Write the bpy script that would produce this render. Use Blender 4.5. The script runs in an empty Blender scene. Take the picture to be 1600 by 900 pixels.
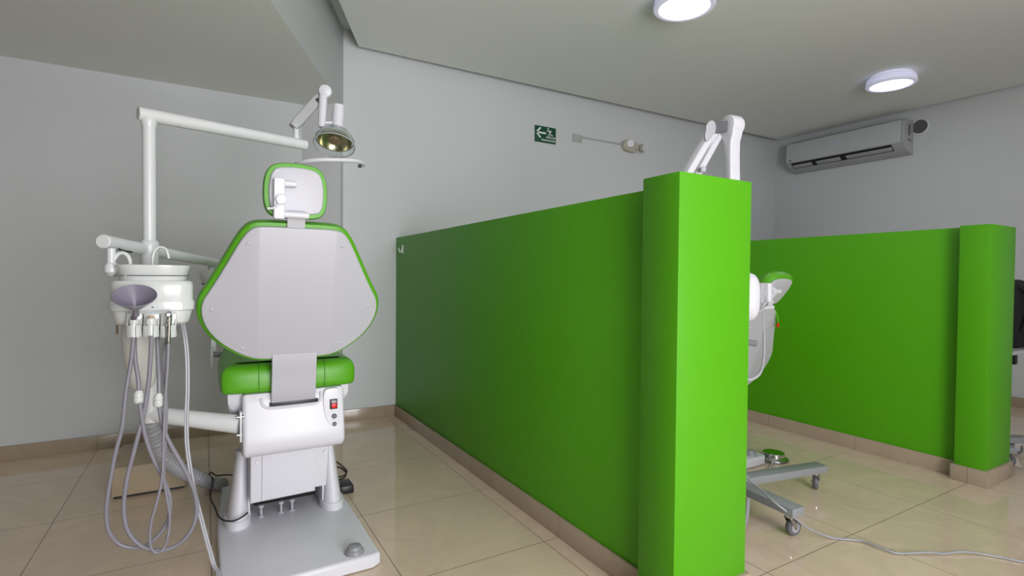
import bpy, bmesh, math, random
from mathutils import Vector, Matrix
random.seed(4)
PI = math.pi
R = math.radians
scn = bpy.context.scene
C = scn.collection

# ------------------------------------------------------------------ camera
CR = ((0.86324357, -0.50471306, 0.00867543),      # right, up, back of the camera in the room
      (0.00280653, 0.02198482, 0.99975437),
      (-0.50477981, -0.86300718, 0.02039474))
FPX, EYE = 821.75, 1.1
cam_data = bpy.data.cameras.new('camera')
cam = bpy.data.objects.new('camera', cam_data)
C.objects.link(cam)
m3 = Matrix(((CR[0][0], CR[1][0], CR[2][0]), (CR[0][1], CR[1][1], CR[2][1]), (CR[0][2], CR[1][2], CR[2][2])))
cam.matrix_world = Matrix.Translation((0, 0, EYE)) @ m3.to_4x4()
cam_data.sensor_width = 36
cam_data.lens = FPX / 1600 * 36
cam_data.clip_start = 0.05
scn.camera = cam

# ------------------------------------------------------------------ world, light, exposure
scn.view_settings.view_transform = 'Standard'
scn.view_settings.look = 'None'
scn.view_settings.gamma = 1
scn.view_settings.use_curve_mapping = False
scn.view_settings.exposure = 0.0
world = bpy.data.worlds.new('daylight')
scn.world = world
world.use_nodes = True
world.node_tree.nodes['Background'].inputs[0].default_value = (0.82, 0.9, 1.0, 1)
world.node_tree.nodes['Background'].inputs[1].default_value = 1.0


def area(name, loc, rot, sx, sy, power, col=(1, 1, 1), shape='RECTANGLE'):
    l = bpy.data.lights.new(name, 'AREA')
    l.shape = shape
    l.size = sx
    l.size_y = sy
    l.energy = power
    l.color = col
    o = bpy.data.objects.new(name, l)
    o.location = loc
    o.rotation_euler = rot
    C.objects.link(o)
    return o


# daylight entering through the windows of the wall behind the camera
area('window_daylight', (.80, -2.25, 1.2), (R(109), 0, R(13)), 2.2, 2.2, 176, (1.0, 0.985, 1.01))
LAMP_POWER = 3.5


# ------------------------------------------------------------------ helpers
def ray(px, py):
    a, b = (px - 800) / FPX, -(py - 450) / FPX
    return Vector([CR[0][i] * a + CR[1][i] * b - CR[2][i] for i in range(3)])


def at(px, py, Y):                      # the point of the plane y = Y seen at a pixel
    d = ray(px, py)
    t = Y / d.y
    return Vector((d.x * t, Y, EYE + d.z * t))


def atz(px, py, z):                     # the point of the plane z seen at a pixel
    d = ray(px, py)
    t = (z - EYE) / d.z
    return Vector((d.x * t, d.y * t, z))


def lin(c):
    return tuple(((v / 255) / 12.92 if v / 255 <= 0.04045 else ((v / 255 + 0.055) / 1.055) ** 2.4) for v in c) + (1,)


MATS = {}


def mat(name, rgb, rough=0.5, metal=0.0, noise=0.0, nscale=30, bump=0.0, bscale=200, spec=0.5, emit=None, estr=0, trans=0, coat=0):
    m = bpy.data.materials.new(name)
    m.use_nodes = True
    nt = m.node_tree
    b = nt.nodes['Principled BSDF']
    b.inputs['Base Color'].default_value = lin(rgb)
    b.inputs['Roughness'].default_value = rough
    b.inputs['Metallic'].default_value = metal
    b.inputs['Specular IOR Level'].default_value = spec
    b.inputs['Transmission Weight'].default_value = trans
    b.inputs['Coat Weight'].default_value = coat
    if emit:
        b.inputs['Emission Color'].default_value = lin(emit)
        b.inputs['Emission Strength'].default_value = estr
    tc = nt.nodes.new('ShaderNodeTexCoord')
    if noise:
        n = nt.nodes.new('ShaderNodeTexNoise')
        n.inputs['Scale'].default_value = nscale
        n.inputs['Detail'].default_value = 5
        nt.links.new(tc.outputs['Object'], n.inputs['Vector'])
        mx = nt.nodes.new('ShaderNodeMix')
        mx.data_type = 'RGBA'
        c = lin(rgb)
        mx.inputs['A'].default_value = tuple(v * (1 - noise) for v in c[:3]) + (1,)
        mx.inputs['B'].default_value = tuple(min(1, v * (1 + noise)) for v in c[:3]) + (1,)
        nt.links.new(n.outputs['Fac'], mx.inputs['Factor'])
        nt.links.new(mx.outputs['Result'], b.inputs['Base Color'])
    if bump:
        n = nt.nodes.new('ShaderNodeTexNoise')
        n.inputs['Scale'].default_value = bscale
        nt.links.new(tc.outputs['Object'], n.inputs['Vector'])
        bp = nt.nodes.new('ShaderNodeBump')
        bp.inputs['Strength'].default_value = bump
        bp.inputs['Distance'].default_value = 0.002
        nt.links.new(n.outputs['Fac'], bp.inputs['Height'])
        nt.links.new(bp.outputs['Normal'], b.inputs['Normal'])
    MATS[name] = m
    return m


def tile_mat(name, rgb, grout, ox, oy, px, py, width=0.0028, rough=0.06, axes='xy', vein=0.05):
    """polished tiles: joints on a px by py grid with origin ox, oy"""
    m = mat(name, rgb, rough, spec=0.62)
    nt = m.node_tree
    b = nt.nodes['Principled BSDF']
    tc = nt.nodes.new('ShaderNodeTexCoord')
    sp = nt.nodes.new('ShaderNodeSeparateXYZ')
    geo = nt.nodes.new('ShaderNodeNewGeometry')
    nt.links.new(geo.outputs['Position'], sp.inputs[0])

    def M(op, a, bb=None):
        n = nt.nodes.new('ShaderNodeMath')
        n.operation = op
        for i, v in enumerate((a, bb)):
            if v is None:
                continue
            if isinstance(v, (int, float)):
                n.inputs[i].default_value = v
            else:
                nt.links.new(v, n.inputs[i])
        return n.outputs[0]
    masks, cells = [], []
    for ax, o, p in ((axes[0], ox, px), (axes[1], oy, py)):
        if p is None:
            continue
        v = M('DIVIDE', M('SUBTRACT', sp.outputs['xyz'.index(ax)], o), p)
        fr = M('FRACT', v)
        cells.append(M('FLOOR', v))
        d = M('MULTIPLY', M('MINIMUM', fr, M('SUBTRACT', 1.0, fr)), p)
        masks.append(M('LESS_THAN', d, width / 2))
    mk = masks[0] if len(masks) == 1 else M('MAXIMUM', masks[0], masks[1])
    n1 = nt.nodes.new('ShaderNodeTexNoise')
    n1.inputs['Scale'].default_value = 2.2
    n1.inputs['Detail'].default_value = 8
    n1.inputs['Roughness'].default_value = 0.65
    n1.inputs['Distortion'].default_value = 1.4
    nt.links.new(geo.outputs['Position'], n1.inputs['Vector'])
    ramp = nt.nodes.new('ShaderNodeValToRGB')
    c = lin(rgb)
    e = ramp.color_ramp.elements
    e[0].position, e[0].color = 0.35, tuple(v * (1 + vein) for v in c[:3]) + (1,)
    e[1].position, e[1].color = 0.62, tuple(v * (1 + vein * 0.6) for v in c[:3]) + (1,)
    k = ramp.color_ramp.elements.new(0.5)
    k.color = tuple(v * (1 - vein) for v in c[:3]) + (1,)
    nt.links.new(n1.outputs['Fac'], ramp.inputs[0])
    mx = nt.nodes.new('ShaderNodeMix')
    mx.data_type = 'RGBA'
    nt.links.new(mk, mx.inputs['Factor'])
    nt.links.new(ramp.outputs[0], mx.inputs['A'])
    mx.inputs['B'].default_value = lin(grout)
    nt.links.new(mx.outputs['Result'], b.inputs['Base Color'])
    rg = M('ADD', M('MULTIPLY', mk, 0.5), rough)
    nt.links.new(rg, b.inputs['Roughness'])
    return m


def sharpen(bm, ang=38):
    bmesh.ops.recalc_face_normals(bm, faces=bm.faces)
    for f in bm.faces:
        f.smooth = True
    for e in bm.edges:
        if len(e.link_faces) == 2 and e.calc_face_angle(0) > R(ang):
            e.smooth = False


def obj(name, bm, material, parent=None, ang=38, origin=None, crease=None):
    """link a bmesh given in room coordinates as one mesh object (under its thing if parent)"""
    sharpen(bm, ang)
    if crease:
        for e in bm.edges:
            if crease(e):
                e.smooth = False
    root = parent
    while root is not None and root.parent is not None:
        root = root.parent
    off = Vector((0, 0, 0))
    if root is not None:
        off = root.get('_o') and Vector(root['_o']) or root.location.copy()
    elif origin is not None:
        off = Vector(origin)
    else:
        vs = [v.co for v in bm.verts]
        off = Vector(((min(v.x for v in vs) + max(v.x for v in vs)) / 2, (min(v.y for v in vs) + max(v.y for v in vs)) / 2, min(v.z for v in vs)))
    bmesh.ops.translate(bm, vec=-off, verts=bm.verts)
    me = bpy.data.meshes.new(name)
    bm.to_mesh(me)
    bm.free()
    me.materials.append(MATS[material] if isinstance(material, str) else material)
    o = bpy.data.objects.new(name, me)
    C.objects.link(o)
    if parent is not None:
        o.parent = parent
    else:
        o.location = off
    return o


def thing(name, label, cat, loc=(0, 0, 0), group=None):
    o = bpy.data.objects.new(name, None)
    o.empty_display_size = 0.1
    C.objects.link(o)
    o.location = loc
    o['label'] = label
    o['category'] = cat
    if group:
        o['group'] = group
    return o


def tag(o, label, cat, group=None):
    o['label'] = label
    o['category'] = cat
    if group:
        o['group'] = group
    return o


def struct(name, bm, m, ang=30):
    o = obj(name, bm, m, ang=ang, origin=(0, 0, 0))
    o['kind'] = 'structure'
    return o


def nb():
    return bmesh.new()


def merge(bm, o):
    me = bpy.data.meshes.new('t')
    o.to_mesh(me)
    o.free()
    bm.from_mesh(me)
    bpy.data.meshes.remove(me)
    return bm


def box(bm, x0, x1, y0, y1, z0, z1, bev=0.0, seg=2, M=None):
    t = bmesh.new()
    bmesh.ops.create_cube(t, size=1)
    bmesh.ops.scale(t, vec=(abs(x1 - x0), abs(y1 - y0), abs(z1 - z0)), verts=t.verts)
    if bev:
        bmesh.ops.bevel(t, geom=t.edges[:], offset=bev, segments=seg, profile=0.5, affect='EDGES')
    bmesh.ops.translate(t, vec=((x0 + x1) / 2, (y0 + y1) / 2, (z0 + z1) / 2), verts=t.verts)
    if M is not None:
        bmesh.ops.transform(t, matrix=M, verts=t.verts)
    return merge(bm, t)


def frame(d, up=Vector((0, 0, 1))):
    d = Vector(d).normalized()
    if abs(d.dot(up)) > 0.98:
        up = Vector((0, 1, 0))
    x = up.cross(d).normalized()
    y = d.cross(x)
    return x, y, d


def loft(bm, rings, cap0=True, cap1=True, closed=False):
    vr = [[bm.verts.new(p) for p in r] for r in rings]
    n = len(vr[0])
    m = len(vr)
    for i in range(m if closed else m - 1):
        a, b = vr[i], vr[(i + 1) % m]
        for j in range(n):
            bm.faces.new((a[j], a[(j + 1) % n], b[(j + 1) % n], b[j]))
    if not closed:
        if cap0:
            bm.faces.new(vr[0][::-1])
        if cap1:
            bm.faces.new(vr[-1])
    return bm


def circ(c, d, r, n=20, ry=None, up=Vector((0, 0, 1))):
    x, y, _ = frame(d, up)
    ry = r if ry is None else ry
    return [Vector(c) + x * (r * math.cos(2 * PI * k / n)) + y * (ry * math.sin(2 * PI * k / n)) for k in range(n)]


def cyl(bm, a, b, r0, r1=None, n=24, ch=0.0):
    a, b = Vector(a), Vector(b)
    r1 = r0 if r1 is None else r1
    d = (b - a)
    u = d.normalized()
    if ch:
        rings = [circ(a, d, r0 - ch, n), circ(a + u * ch, d, r0, n), circ(b - u * ch, d, r1, n), circ(b, d, r1 - ch, n)]
    else:
        rings = [circ(a, d, r0, n), circ(b, d, r1, n)]
    return loft(bm, rings)


def lathe(bm, prof, base, axis=(0, 0, 1), n=32, cap0=True, cap1=True):
    """prof: (radius, height) pairs along the axis from base"""
    x, y, d = frame(axis)
    base = Vector(base)
    rings = [[base + d * h + x * (r * math.cos(2 * PI * k / n)) + y * (r * math.sin(2 * PI * k / n)) for k in range(n)] for r, h in prof]
    return loft(bm, rings, cap0, cap1)


def spline(pts, step=0.012):
    P = [Vector(p) for p in pts]
    P = [P[0] * 2 - P[1]] + P + [P[-1] * 2 - P[-2]]
    out = []
    for i in range(1, len(P) - 2):
        L = (P[i + 1] - P[i]).length
        n = max(2, int(L / step))
        for k in range(n):
            t = k / n
            a, b, c, d = P[i - 1], P[i], P[i + 1], P[i + 2]
            out.append(0.5 * ((2 * b) + (c - a) * t + (2 * a - 5 * b + 4 * c - d) * t * t + (3 * b - a - 3 * c + d) * t ** 3))
    out.append(P[-2])
    return out


def tube(bm, pts, r, n=10, smooth=True, step=0.012, rad=None):
    P = spline(pts, step) if smooth else [Vector(p) for p in pts]
    rings = []
    d = (P[1] - P[0]).normalized()
    x, y, _ = frame(d)
    for i, p in enumerate(P):
        nd = ((P[min(i + 1, len(P) - 1)] - P[max(i - 1, 0)])).normalized()
        q = d.rotation_difference(nd)
        x = (q @ x).normalized()
        y = nd.cross(x)
        d = nd
        rr = rad(i, len(P)) if rad else r
        rings.append([p + x * (rr * math.cos(2 * PI * k / n)) + y * (rr * math.sin(2 * PI * k / n)) for k in range(n)])
    return loft(bm, rings)


def chaikin(pts, n=2):
    P = [tuple(p) for p in pts]
    for _ in range(n):
        q = []
        for i in range(len(P)):
            a, b = P[i], P[(i + 1) % len(P)]
            q.append(tuple(a[k] * .75 + b[k] * .25 for k in range(2)))
            q.append(tuple(a[k] * .25 + b[k] * .75 for k in range(2)))
        P = q
    return P


def inset(P, d):
    """move a closed 2-D outline inwards by d"""
    n = len(P)
    A = sum(P[i][0] * P[(i + 1) % n][1] - P[(i + 1) % n][0] * P[i][1] for i in range(n))
    s = 1 if A > 0 else -1
    out = []
    for i in range(n):
        a, b, c = Vector(P[i - 1]), Vector(P[i]), Vector(P[(i + 1) % n])
        t = (c - a)
        t = t.normalized() if t.length > 1e-9 else Vector((1, 0))
        nrm = Vector((-t.y, t.x)) * s
        out.append(tuple(b + nrm * d))
    return out


def slab(bm, P, d0, d1, r, to3, r1=None, seg=5):
    """outline P (2-D) given thickness from d0 to d1 with edges rounded by r; to3 maps (u, v, d)"""
    r1 = r if r1 is None else r1
    rings = []
    for k in range(seg + 1):
        a = k / seg * PI / 2
        rings.append([to3(u, v, d0 + r * (1 - math.sin(a))) for u, v in inset(P, r * (1 - math.cos(a)))] if r else [to3(u, v, d0) for u, v in P])
        if not r:
            break
    rings = rings[::-1] if r else rings
    # rings now run from the outer rim side inwards; rebuild in order
    lo = []
    for k in range(seg + 1):
        a = k / seg * PI / 2
        lo.append([to3(u, v, d0 + r * (1 - math.sin(a))) for u, v in inset(P, r * (1 - math.cos(a)))])
    lo = lo[::-1]
    hi = []
    for k in range(seg + 1):
        a = k / seg * PI / 2
        hi.append([to3(u, v, d1 - r1 * (1 - math.sin(a))) for u, v in inset(P, r1 * (1 - math.cos(a)))])
    if r <= 0:
        lo = [[to3(u, v, d0) for u, v in P]]
    if r1 <= 0:
        hi = [[to3(u, v, d1) for u, v in P]]
    return loft(bm, lo + hi)


def rrect(hx, hy, r, n=6):
    P = []
    for cx, cy, a0 in ((hx - r, hy - r, 0), (-hx + r, hy - r, 90), (-hx + r, -hy + r, 180), (hx - r, -hy + r, 270)):
        for k in range(n + 1):
            a = R(a0 + 90 * k / n)
            P.append((cx + r * math.cos(a), cy + r * math.sin(a)))
    return P


def rr_loft(bm, cx, cy, prof):
    """stack of rounded rectangles: (z, half x, half y, corner radius[, dy])"""
    rings = []
    for p in prof:
        dy = p[4] if len(p) > 4 else 0
        rings.append([Vector((cx + u, cy + dy + v, p[0])) for u, v in rrect(p[1], p[2], p[3])])
    return loft(bm, rings)


def text(name, s, size, M, material, parent, thick=0.0006, align='CENTER', bold=0):
    cu = bpy.data.curves.new('t', 'FONT')
    cu.body = s
    cu.size = size
    cu.extrude = thick
    cu.offset = bold
    cu.align_x = align
    cu.align_y = 'CENTER'
    to = bpy.data.objects.new('t', cu)
    C.objects.link(to)
    dg = bpy.context.evaluated_depsgraph_get()
    me = bpy.data.meshes.new_from_object(to.evaluated_get(dg))
    bpy.data.objects.remove(to)
    bpy.data.curves.remove(cu)
    bm = bmesh.new()
    bm.from_mesh(me)
    bpy.data.meshes.remove(me)
    bmesh.ops.transform(bm, matrix=M, verts=bm.verts)
    return obj(name, bm, material, parent)


# ------------------------------------------------------------------ materials
mat('wall_paint', (204, 207, 209), 0.6, noise=0.012, nscale=3, bump=0.05, bscale=400)
mat('ceiling_paint', (228, 230, 228), 0.75, noise=0.01, nscale=2)
mat('green_paint', (76, 156, 4), 0.45, spec=0.35, noise=0.02, nscale=4, bump=0.03, bscale=260)
tile_mat('floor_tile', (220, 199, 176), (88, 76, 60), 0.02, 1.197, 0.6, 0.604, rough=0.05)
tile_mat('baseboard_x', (166, 150, 130), (110, 96, 80), 0.02, 0, 0.6, None, rough=0.16, axes='xy')
tile_mat('baseboard_y', (166, 150, 130), (110, 96, 80), 0, 1.197, None, 0.604, rough=0.16, axes='xy')
mat('white_gloss', (214, 214, 221), 0.3, noise=0.008, nscale=6, spec=0.4)
mat('white_satin', (180, 180, 187), 0.35, noise=0.01, nscale=8)
mat('white_metal', (216, 219, 220), 0.25)
mat('basin_white', (214, 218, 216), 0.14, coat=0.4)
mat('green_vinyl', (84, 160, 22), 0.38, noise=0.04, nscale=40, bump=0.12, bscale=500)
mat('seam', (62, 128, 20), 0.6)
mat('grey_hose', (136, 134, 144), 0.35)
mat('pale_hose', (158, 158, 165), 0.3)
mat('duct_grey', (158, 159, 162), 0.4)
mat('funnel_grey', (126, 122, 138), 0.3)
mat('translucent_plastic', (222, 224, 218), 0.45)
mat('chrome', (200, 202, 205), 0.1, metal=1)
mat('steel', (150, 150, 152), 0.28, metal=1)
mat('black_plastic', (22, 22, 24), 0.4)
mat('black_rubber', (34, 33, 34), 0.6)
mat('black_fabric', (24, 23, 24), 0.9, bump=0.4, bscale=350)
mat('grey_plastic', (140, 141, 146), 0.4)
mat('dark_grey', (96, 97, 102), 0.4)
mat('cart_grey', (140, 143, 146), 0.4)
mat('red_plastic', (215, 20, 30), 0.3)
mat('sign_green', (6, 74, 52), 0.4)
mat('sign_white', (225, 232, 228), 0.5)
mat('sign_edge', (120, 150, 60), 0.5)
mat('box_beige', (176, 160, 134), 0.5, noise=0.03, nscale=5)
mat('conduit', (176, 178, 177), 0.5)
mat('lens_clear', (226, 228, 234), 0.15)
mat('ivory', (180, 178, 164), 0.4)
mat('vent_grey', (92, 90, 95), 0.6)
mat('lamp_diffuser', (240, 240, 250), 0.4, emit=(214, 216, 255), estr=1.5)
mat('lamp_ring', (225, 225, 235), 0.3, emit=(214, 216, 255), estr=0.25)
mat('clear_plastic', (235, 240, 240), 0.04, trans=0.92, spec=0.5)
MATS['clear_plastic'].node_tree.nodes['Principled BSDF'].inputs['IOR'].default_value = 1.15
mat('rim_plastic', (196, 200, 200), 0.15, trans=0.4)
mat('reflector', (196, 194, 160), 0.25, metal=1)
mat('bulb', (120, 104, 82), 0.2)
mat('ac_white', (186, 189, 192), 0.35)
mat('ac_trim', (168, 170, 172), 0.4)
mat('window_frame', (190, 192, 195), 0.4)
mat('blue_mark', (205, 205, 255), 0.4)
mat('print_grey', (80, 84, 84), 0.5)
mat('tan_tip', (196, 160, 118), 0.5)
mat('hook_white', (235, 235, 235), 0.3)

# ------------------------------------------------------------------ room shell
YB, YA, XR, ZP, ZU, ZL = 4.04, 4.13, 6.15, 2.80, 2.935, 2.35
XL, YF = -4.0, -2.5
LD = Vector((0.6315, 1.393)).normalized()            # direction of the slanting left wall of the tall part
CORN = Vector((0.895, YB))                           # where it meets the back wall


def onslant(y):
    return CORN.x + (y - YB) * LD.x / LD.y


def quadbox(bm, P, z0, z1):
    return loft(bm, [[Vector((x, y, z0)) for x, y in P], [Vector((x, y, z1)) for x, y in P]])


b = nb(); box(b, XL - .2, XR + .2, YF - .2, YA + .3, -0.15, 0); struct('floor', b, 'floor_tile')
b = nb(); quadbox(b, [(CORN.x, YB), (XR + .2, YB), (XR + .2, YB + .3), (CORN.x, YB + .3)], 0, ZU + .1)
struct('wall_back', b, 'wall_paint')
# alcove wall with its return and the thin nose of the slanting beam wall
P2 = (0.855, 3.952)
P3 = (0.62, YA)
b = nb(); quadbox(b, [(CORN.x, YB), (CORN.x, YB + .3), (P3[0], YB + .3), P3, P2], 0, ZL)
struct('wall_corner', b, 'wall_paint')
b = nb(); quadbox(b, [(XL - .2, YA), (P3[0], YA), (P3[0], YA + .2), (XL - .2, YA + .2)], 0, ZU + .1)
struct('wall_alcove', b, 'wall_paint')
# beam wall above the alcove, slanting
n2 = Vector((-LD.y, LD.x))
F = Vector((onslant(YF), YF))
b = nb(); quadbox(b, [tuple(CORN), tuple(F), tuple(F + n2 * .12), (CORN.x - .09, YB + .3), (CORN.x, YB + .3)], ZL + .002, ZU + .1)
struct('wall_left', b, 'wall_paint')
b = nb(); box(b, XR, XR + .2, YF - .2, YB + .3, 0, ZU + .1); struct('wall_right', b, 'wall_paint')
b = nb(); box(b, XL - .2, XL, YF - .2, YA + .2, 0, ZL + .2); struct('wall_alcove_side', b, 'wall_paint')
# front wall (behind the camera) with a wide window opening
wx0, wx1, wz0, wz1 = -0.35, 1.95, 0.06, 2.5
b = nb()
box(b, XL - .2, wx0, YF - .2, YF, 0, ZU + .1)
box(b, wx1, XR + .2, YF - .2, YF, 0, ZU + .1)
box(b, wx0, wx1, YF - .2, YF, 0, wz0)
box(b, wx0, wx1, YF - .2, YF, wz1, ZU + .1)
struct('wall_front', b, 'wall_paint')
b = nb(); box(b, XL, -.06, -.95, -.8, 0, ZU); struct('light_blocker_wall', b, 'wall_paint')  # added wall stub out of view, blocks window light towards the left side
b = nb()
for k in range(5):
    x = wx0 + (wx1 - wx0) * k / 4
    box(b, x - .025, x + .025, YF - .12, YF - .07, wz0, wz1)
for z in (wz0, wz1):
    box(b, wx0, wx1, YF - .12, YF - .07, z - .025, z + .025)
struct('window_1', b, 'window_frame')
# upper slab, low alcove ceiling, suspended panel
b = nb(); box(b, XL - .2, XR + .2, YF - .2, YA + .3, ZU, ZU + .15); struct('ceiling', b, 'ceiling_paint')
b = nb(); quadbox(b, [(XL - .2, YF - .2), tuple(F + n2 * .001), tuple(Vector(P2) + n2 * .001), (P2[0], YA + .2), (XL - .2, YA + .2)], ZL, ZL + .1)
struct('ceiling', b, 'ceiling_paint')
b = nb()
pl = Vector((0.99, 3.975))
fl = pl - LD * ((3.975 - YF - .02) / LD.y)
quadbox(b, [tuple(pl), tuple(fl), (6.12, YF + .02), (6.12, 0.5), (6.02, 3.925)], ZP, ZP + .05)
struct('ceiling', b, 'ceiling_paint')

# baseboards
BH = 0.088
b = nb(); box(b, CORN.x, 1.303, YB - .014, YB, 0, BH, .002); box(b, 1.51, 3.655, YB - .014, YB, 0, BH, .002); box(b, 3.865, XR, YB - .014, YB, 0, BH, .002)
struct('baseboard_back', b, 'baseboard_x')
b = nb(); box(b, XL, P3[0], YA - .014, YA, 0, BH, .002); struct('baseboard_alcove', b, 'baseboard_x')
b = nb(); box(b, XR - .014, XR, YF, YB - .014, 0, BH, .002); struct('baseboard_right', b, 'baseboard_y')


# ------------------------------------------------------------------ green half-height partitions
def partition(label, fx0, fx1, px0, px1, py0, py1, hp, hw):
    t = thing('partition_wall', label, 'partition', ((fx0 + fx1) / 2, 2.6, 0), 'green half-height partitions')
    b = nb(); box(b, fx0, fx1, py1 - .01, YB, 0, hw, .002); obj('panel', b, 'green_paint', t)
    b = nb(); box(b, px0, px1, py0, py1, 0, hp, .004); obj('pillar', b, 'green_paint', t)
    b = nb(); box(b, fx0 - .013, fx0 - .0005, py1 + .012, YB - .014, 0, BH, .002); obj('baseboard', b, 'baseboard_y', t)
    b = nb(); box(b, fx1 + .0005, fx1 + .013, py1 + .012, YB - .014, 0, BH, .002); obj('baseboard', b, 'baseboard_y', t)
    b = nb(); box(b, px0 - .013, px1 + .013, py0 - .013, py1 + .012, 0, BH, .003); obj('plinth', b, 'baseboard_y', t)
    return t


pt1 = partition('long bright green partition in the middle of the room ending in a tall near pillar', 1.303, 1.51, 1.262, 1.612, 1.142, 1.30, 1.432, 1.402)
pt2 = partition('smaller-looking green partition further right ending in a pillar on a beige tile plinth', 3.655, 3.865, 3.59, 3.926, 1.124, 1.262, 1.405, 1.40)

# white adhesive hook near the far top corner of the first partition
b = nb()
hx, hy, hz = 1.303, 3.874, 1.303
box(b, hx - .006, hx, hy - .013, hy + .013, hz - .03, hz + .035, .003)
tube(b, [(hx - .006, hy, hz + .012), (hx - .012, hy, hz - .012), (hx - .024, hy, hz - .02), (hx - .032, hy, hz - .005), (hx - .033, hy, hz + .012)], .004, 8)
tag(obj('wall_hook', b, 'hook_white'), 'small white adhesive hook on the far upper corner of the green partition', 'hook')


# ------------------------------------------------------------------ dental chair
def tilt(hinge, deg):
    """map (u across, v up along the tilted plane, d away from the camera side) to room space"""
    a = R(deg)
    H = Vector(hinge)
    U, V, D = Vector((1, 0, 0)), Vector((0, -math.sin(a), math.cos(a))), Vector((0, math.cos(a), math.sin(a)))
    return lambda u, v, d: H + U * u + V * v + D * d


def dental_chair(label, cx, y0, dy, dz, rec, head_dv, head_tilt, head_y=0):
    t = thing('dental_chair', label, 'dental chair', (cx, y0 + 2.42, 0), 'dental chairs')
    X = lambda x: cx + x
    Yf = lambda y: y0 + y                 # fixed to the base
    Ym = lambda y: y0 + y + dy            # moves with the lift
    Z = lambda z: z + dz
    # base plate
    P = [(X(-.265), Yf(1.965)), (X(-.235), Yf(1.945)), (X(.235), Yf(1.945)), (X(.265), Yf(1.965)), (X(.268), Yf(2.5)), (X(.24), Yf(2.95)), (X(-.24), Yf(2.95)), (X(-.268), Yf(2.5))]
    b = nb(); slab(b, P, .004, .052, .004, lambda u, v, d: Vector((u, v, d)), r1=.014)
    obj('base_plate', b, 'white_gloss', t)
    b = nb(); lathe(b, [(.036, 0), (.036, .006), (.031, .014), (.028, .016), (.027, .018), (.024, .026), (.018, .029), (.0, .03)], (X(.178), Yf(2.0), .052), n=28, cap1=False)
    obj('foot_button', b, 'grey_plastic', t)
    # lift leg covers either side
    top = max(.36 + dz, .14)
    for s in (-1, 1):
        b = nb()
        rings = []
        for k in range(9):
            f = k / 8
            z = .052 + (top - .052) * f
            w = .048 - .026 * f ** .8
            dp = .085 - .045 * f
            xc = s * (.192 - .018 * f)
            rings.append([Vector((X(xc + w * math.cos(2 * PI * q / 20)), Yf(2.49 + dy * f * .5) + dp * math.sin(2 * PI * q / 20), z)) for q in range(20)])
        loft(b, rings)
        sk = [[Vector((X(s * .192 + w * math.cos(2 * PI * q / 20)), Yf(2.49) + d_ * math.sin(2 * PI * q / 20), z)) for q in range(20)] for w, d_, z in ((.052, .09, .052), (.053, .091, .082), (.049, .087, .086))]
        loft(b, sk)
        obj('lift_arm_cover', b, 'white_gloss', t)
    # lower skirt panel
    zb = .165 if dz > -.1 else .07
    zt = .40 + dz if dz > -.1 else .14
    b = nb()
    tb = lambda u, v, d: Vector((X(u), Ym(2.37 + d - .12 * (v - zb)), v))
    slab(b, [(-.152, zb), (.10, zb + .004), (.10, zb + .02), (.148, zb + .022), (.155, zt), (-.152, zt)], 0, .2, .008, tb)
    slab(b, [(-.11, zb + .006), (.095, zb + .01), (.098, zt), (-.11, zt)], -.006, .02, .003, tb)
    obj('skirt_panel', b, 'white_gloss', t)
    if dz > -.1:
        for x in (-.128, .135):
            b = nb()
            lathe(b, [(.005, 0), (.005, .003)], (X(x), Ym(2.345), .342), (0, -1, 0), 12)
            obj('screw', b, 'steel', t)
        # mechanism under the skirt
        b = nb()
        box(b, X(-.13), X(.13), Yf(2.53), Yf(2.70), .09, .16, .006)
        box(b, X(-.145), X(.145), Yf(2.56), Yf(2.66), .30, .36, .006)
        obj('lift_mechanism', b, 'black_plastic', t)
        for x in (-.02, .025, -.1):
            b = nb(); lathe(b, [(.012, 0), (.012, .004), (.005, .006), (.005, .035), (.011, .04), (.011, .05), (.0, .05)], (X(x), Yf(2.50), .052), n=14, cap1=False)
            obj('hose_fitting', b, 'white_satin', t)
        for s in (-1, 1):
            b = nb()
            box(b, X(s * .15) - .004, X(s * .15) + .004, Yf(2.46), Yf(2.7), .052, .36, .001)
            obj('side_bracket', b, 'white_metal', t)
    else:
        b = nb(); box(b, X(-.13), X(.13), Yf(2.3), Yf(2.66), .052, .10, .006); obj('lift_mechanism', b, 'black_plastic', t)
    # rear body cover : profile in (y, z) swept across x
    prof = [(2.335, .632), (2.30, .628), (2.288, .60), (2.283, .55), (2.272, .50), (2.262, .45), (2.262, .415), (2.275, .39), (2.30, .378), (2.42, .37), (2.60, .37), (2.62, .42), (2.62, .632)]
    prof = [prof[0]] + spl2(prof)
    b = nb()
    slab(b, prof, -.184, .203, .016, lambda u, v, d: Vector((X(d), Ym(u), Z(v))))
    cover = obj('rear_cover', b, 'white_gloss', t)
    # raised pad carrying the switches
    b = nb()
    slab(b, chaikin([(.115, .555), (.118, .615), (.13, .628), (.178, .628), (.183, .615), (.183, .47), (.17, .455), (.135, .47)], 2), 2.277, 2.30, .003, lambda u, v, d: Vector((X(u), Ym(d - .12 * (.56 - v) * (1 if v < .56 else 0)), Z(v))))
    obj('switch_pad', b, 'white_gloss', cover)
    b = nb(); box(b, X(.142), X(.172), Ym(2.268), Ym(2.285), Z(.541), Z(.582), .002); sw = obj('power_switch', b, 'black_plastic', cover)
    b = nb(); box(b, X(.147), X(.168), Ym(2.262), Ym(2.272), Z(.546), Z(.566), .002)
    o = obj('rocker', b, 'red_plastic', cover); o['label'] = 'red switch rocker'
    b = nb(); box(b, X(.147), X(.168), Ym(2.266), Ym(2.272), Z(.567), Z(.577), .001); obj('indicator', b, 'pale_hose', cover)
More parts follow.
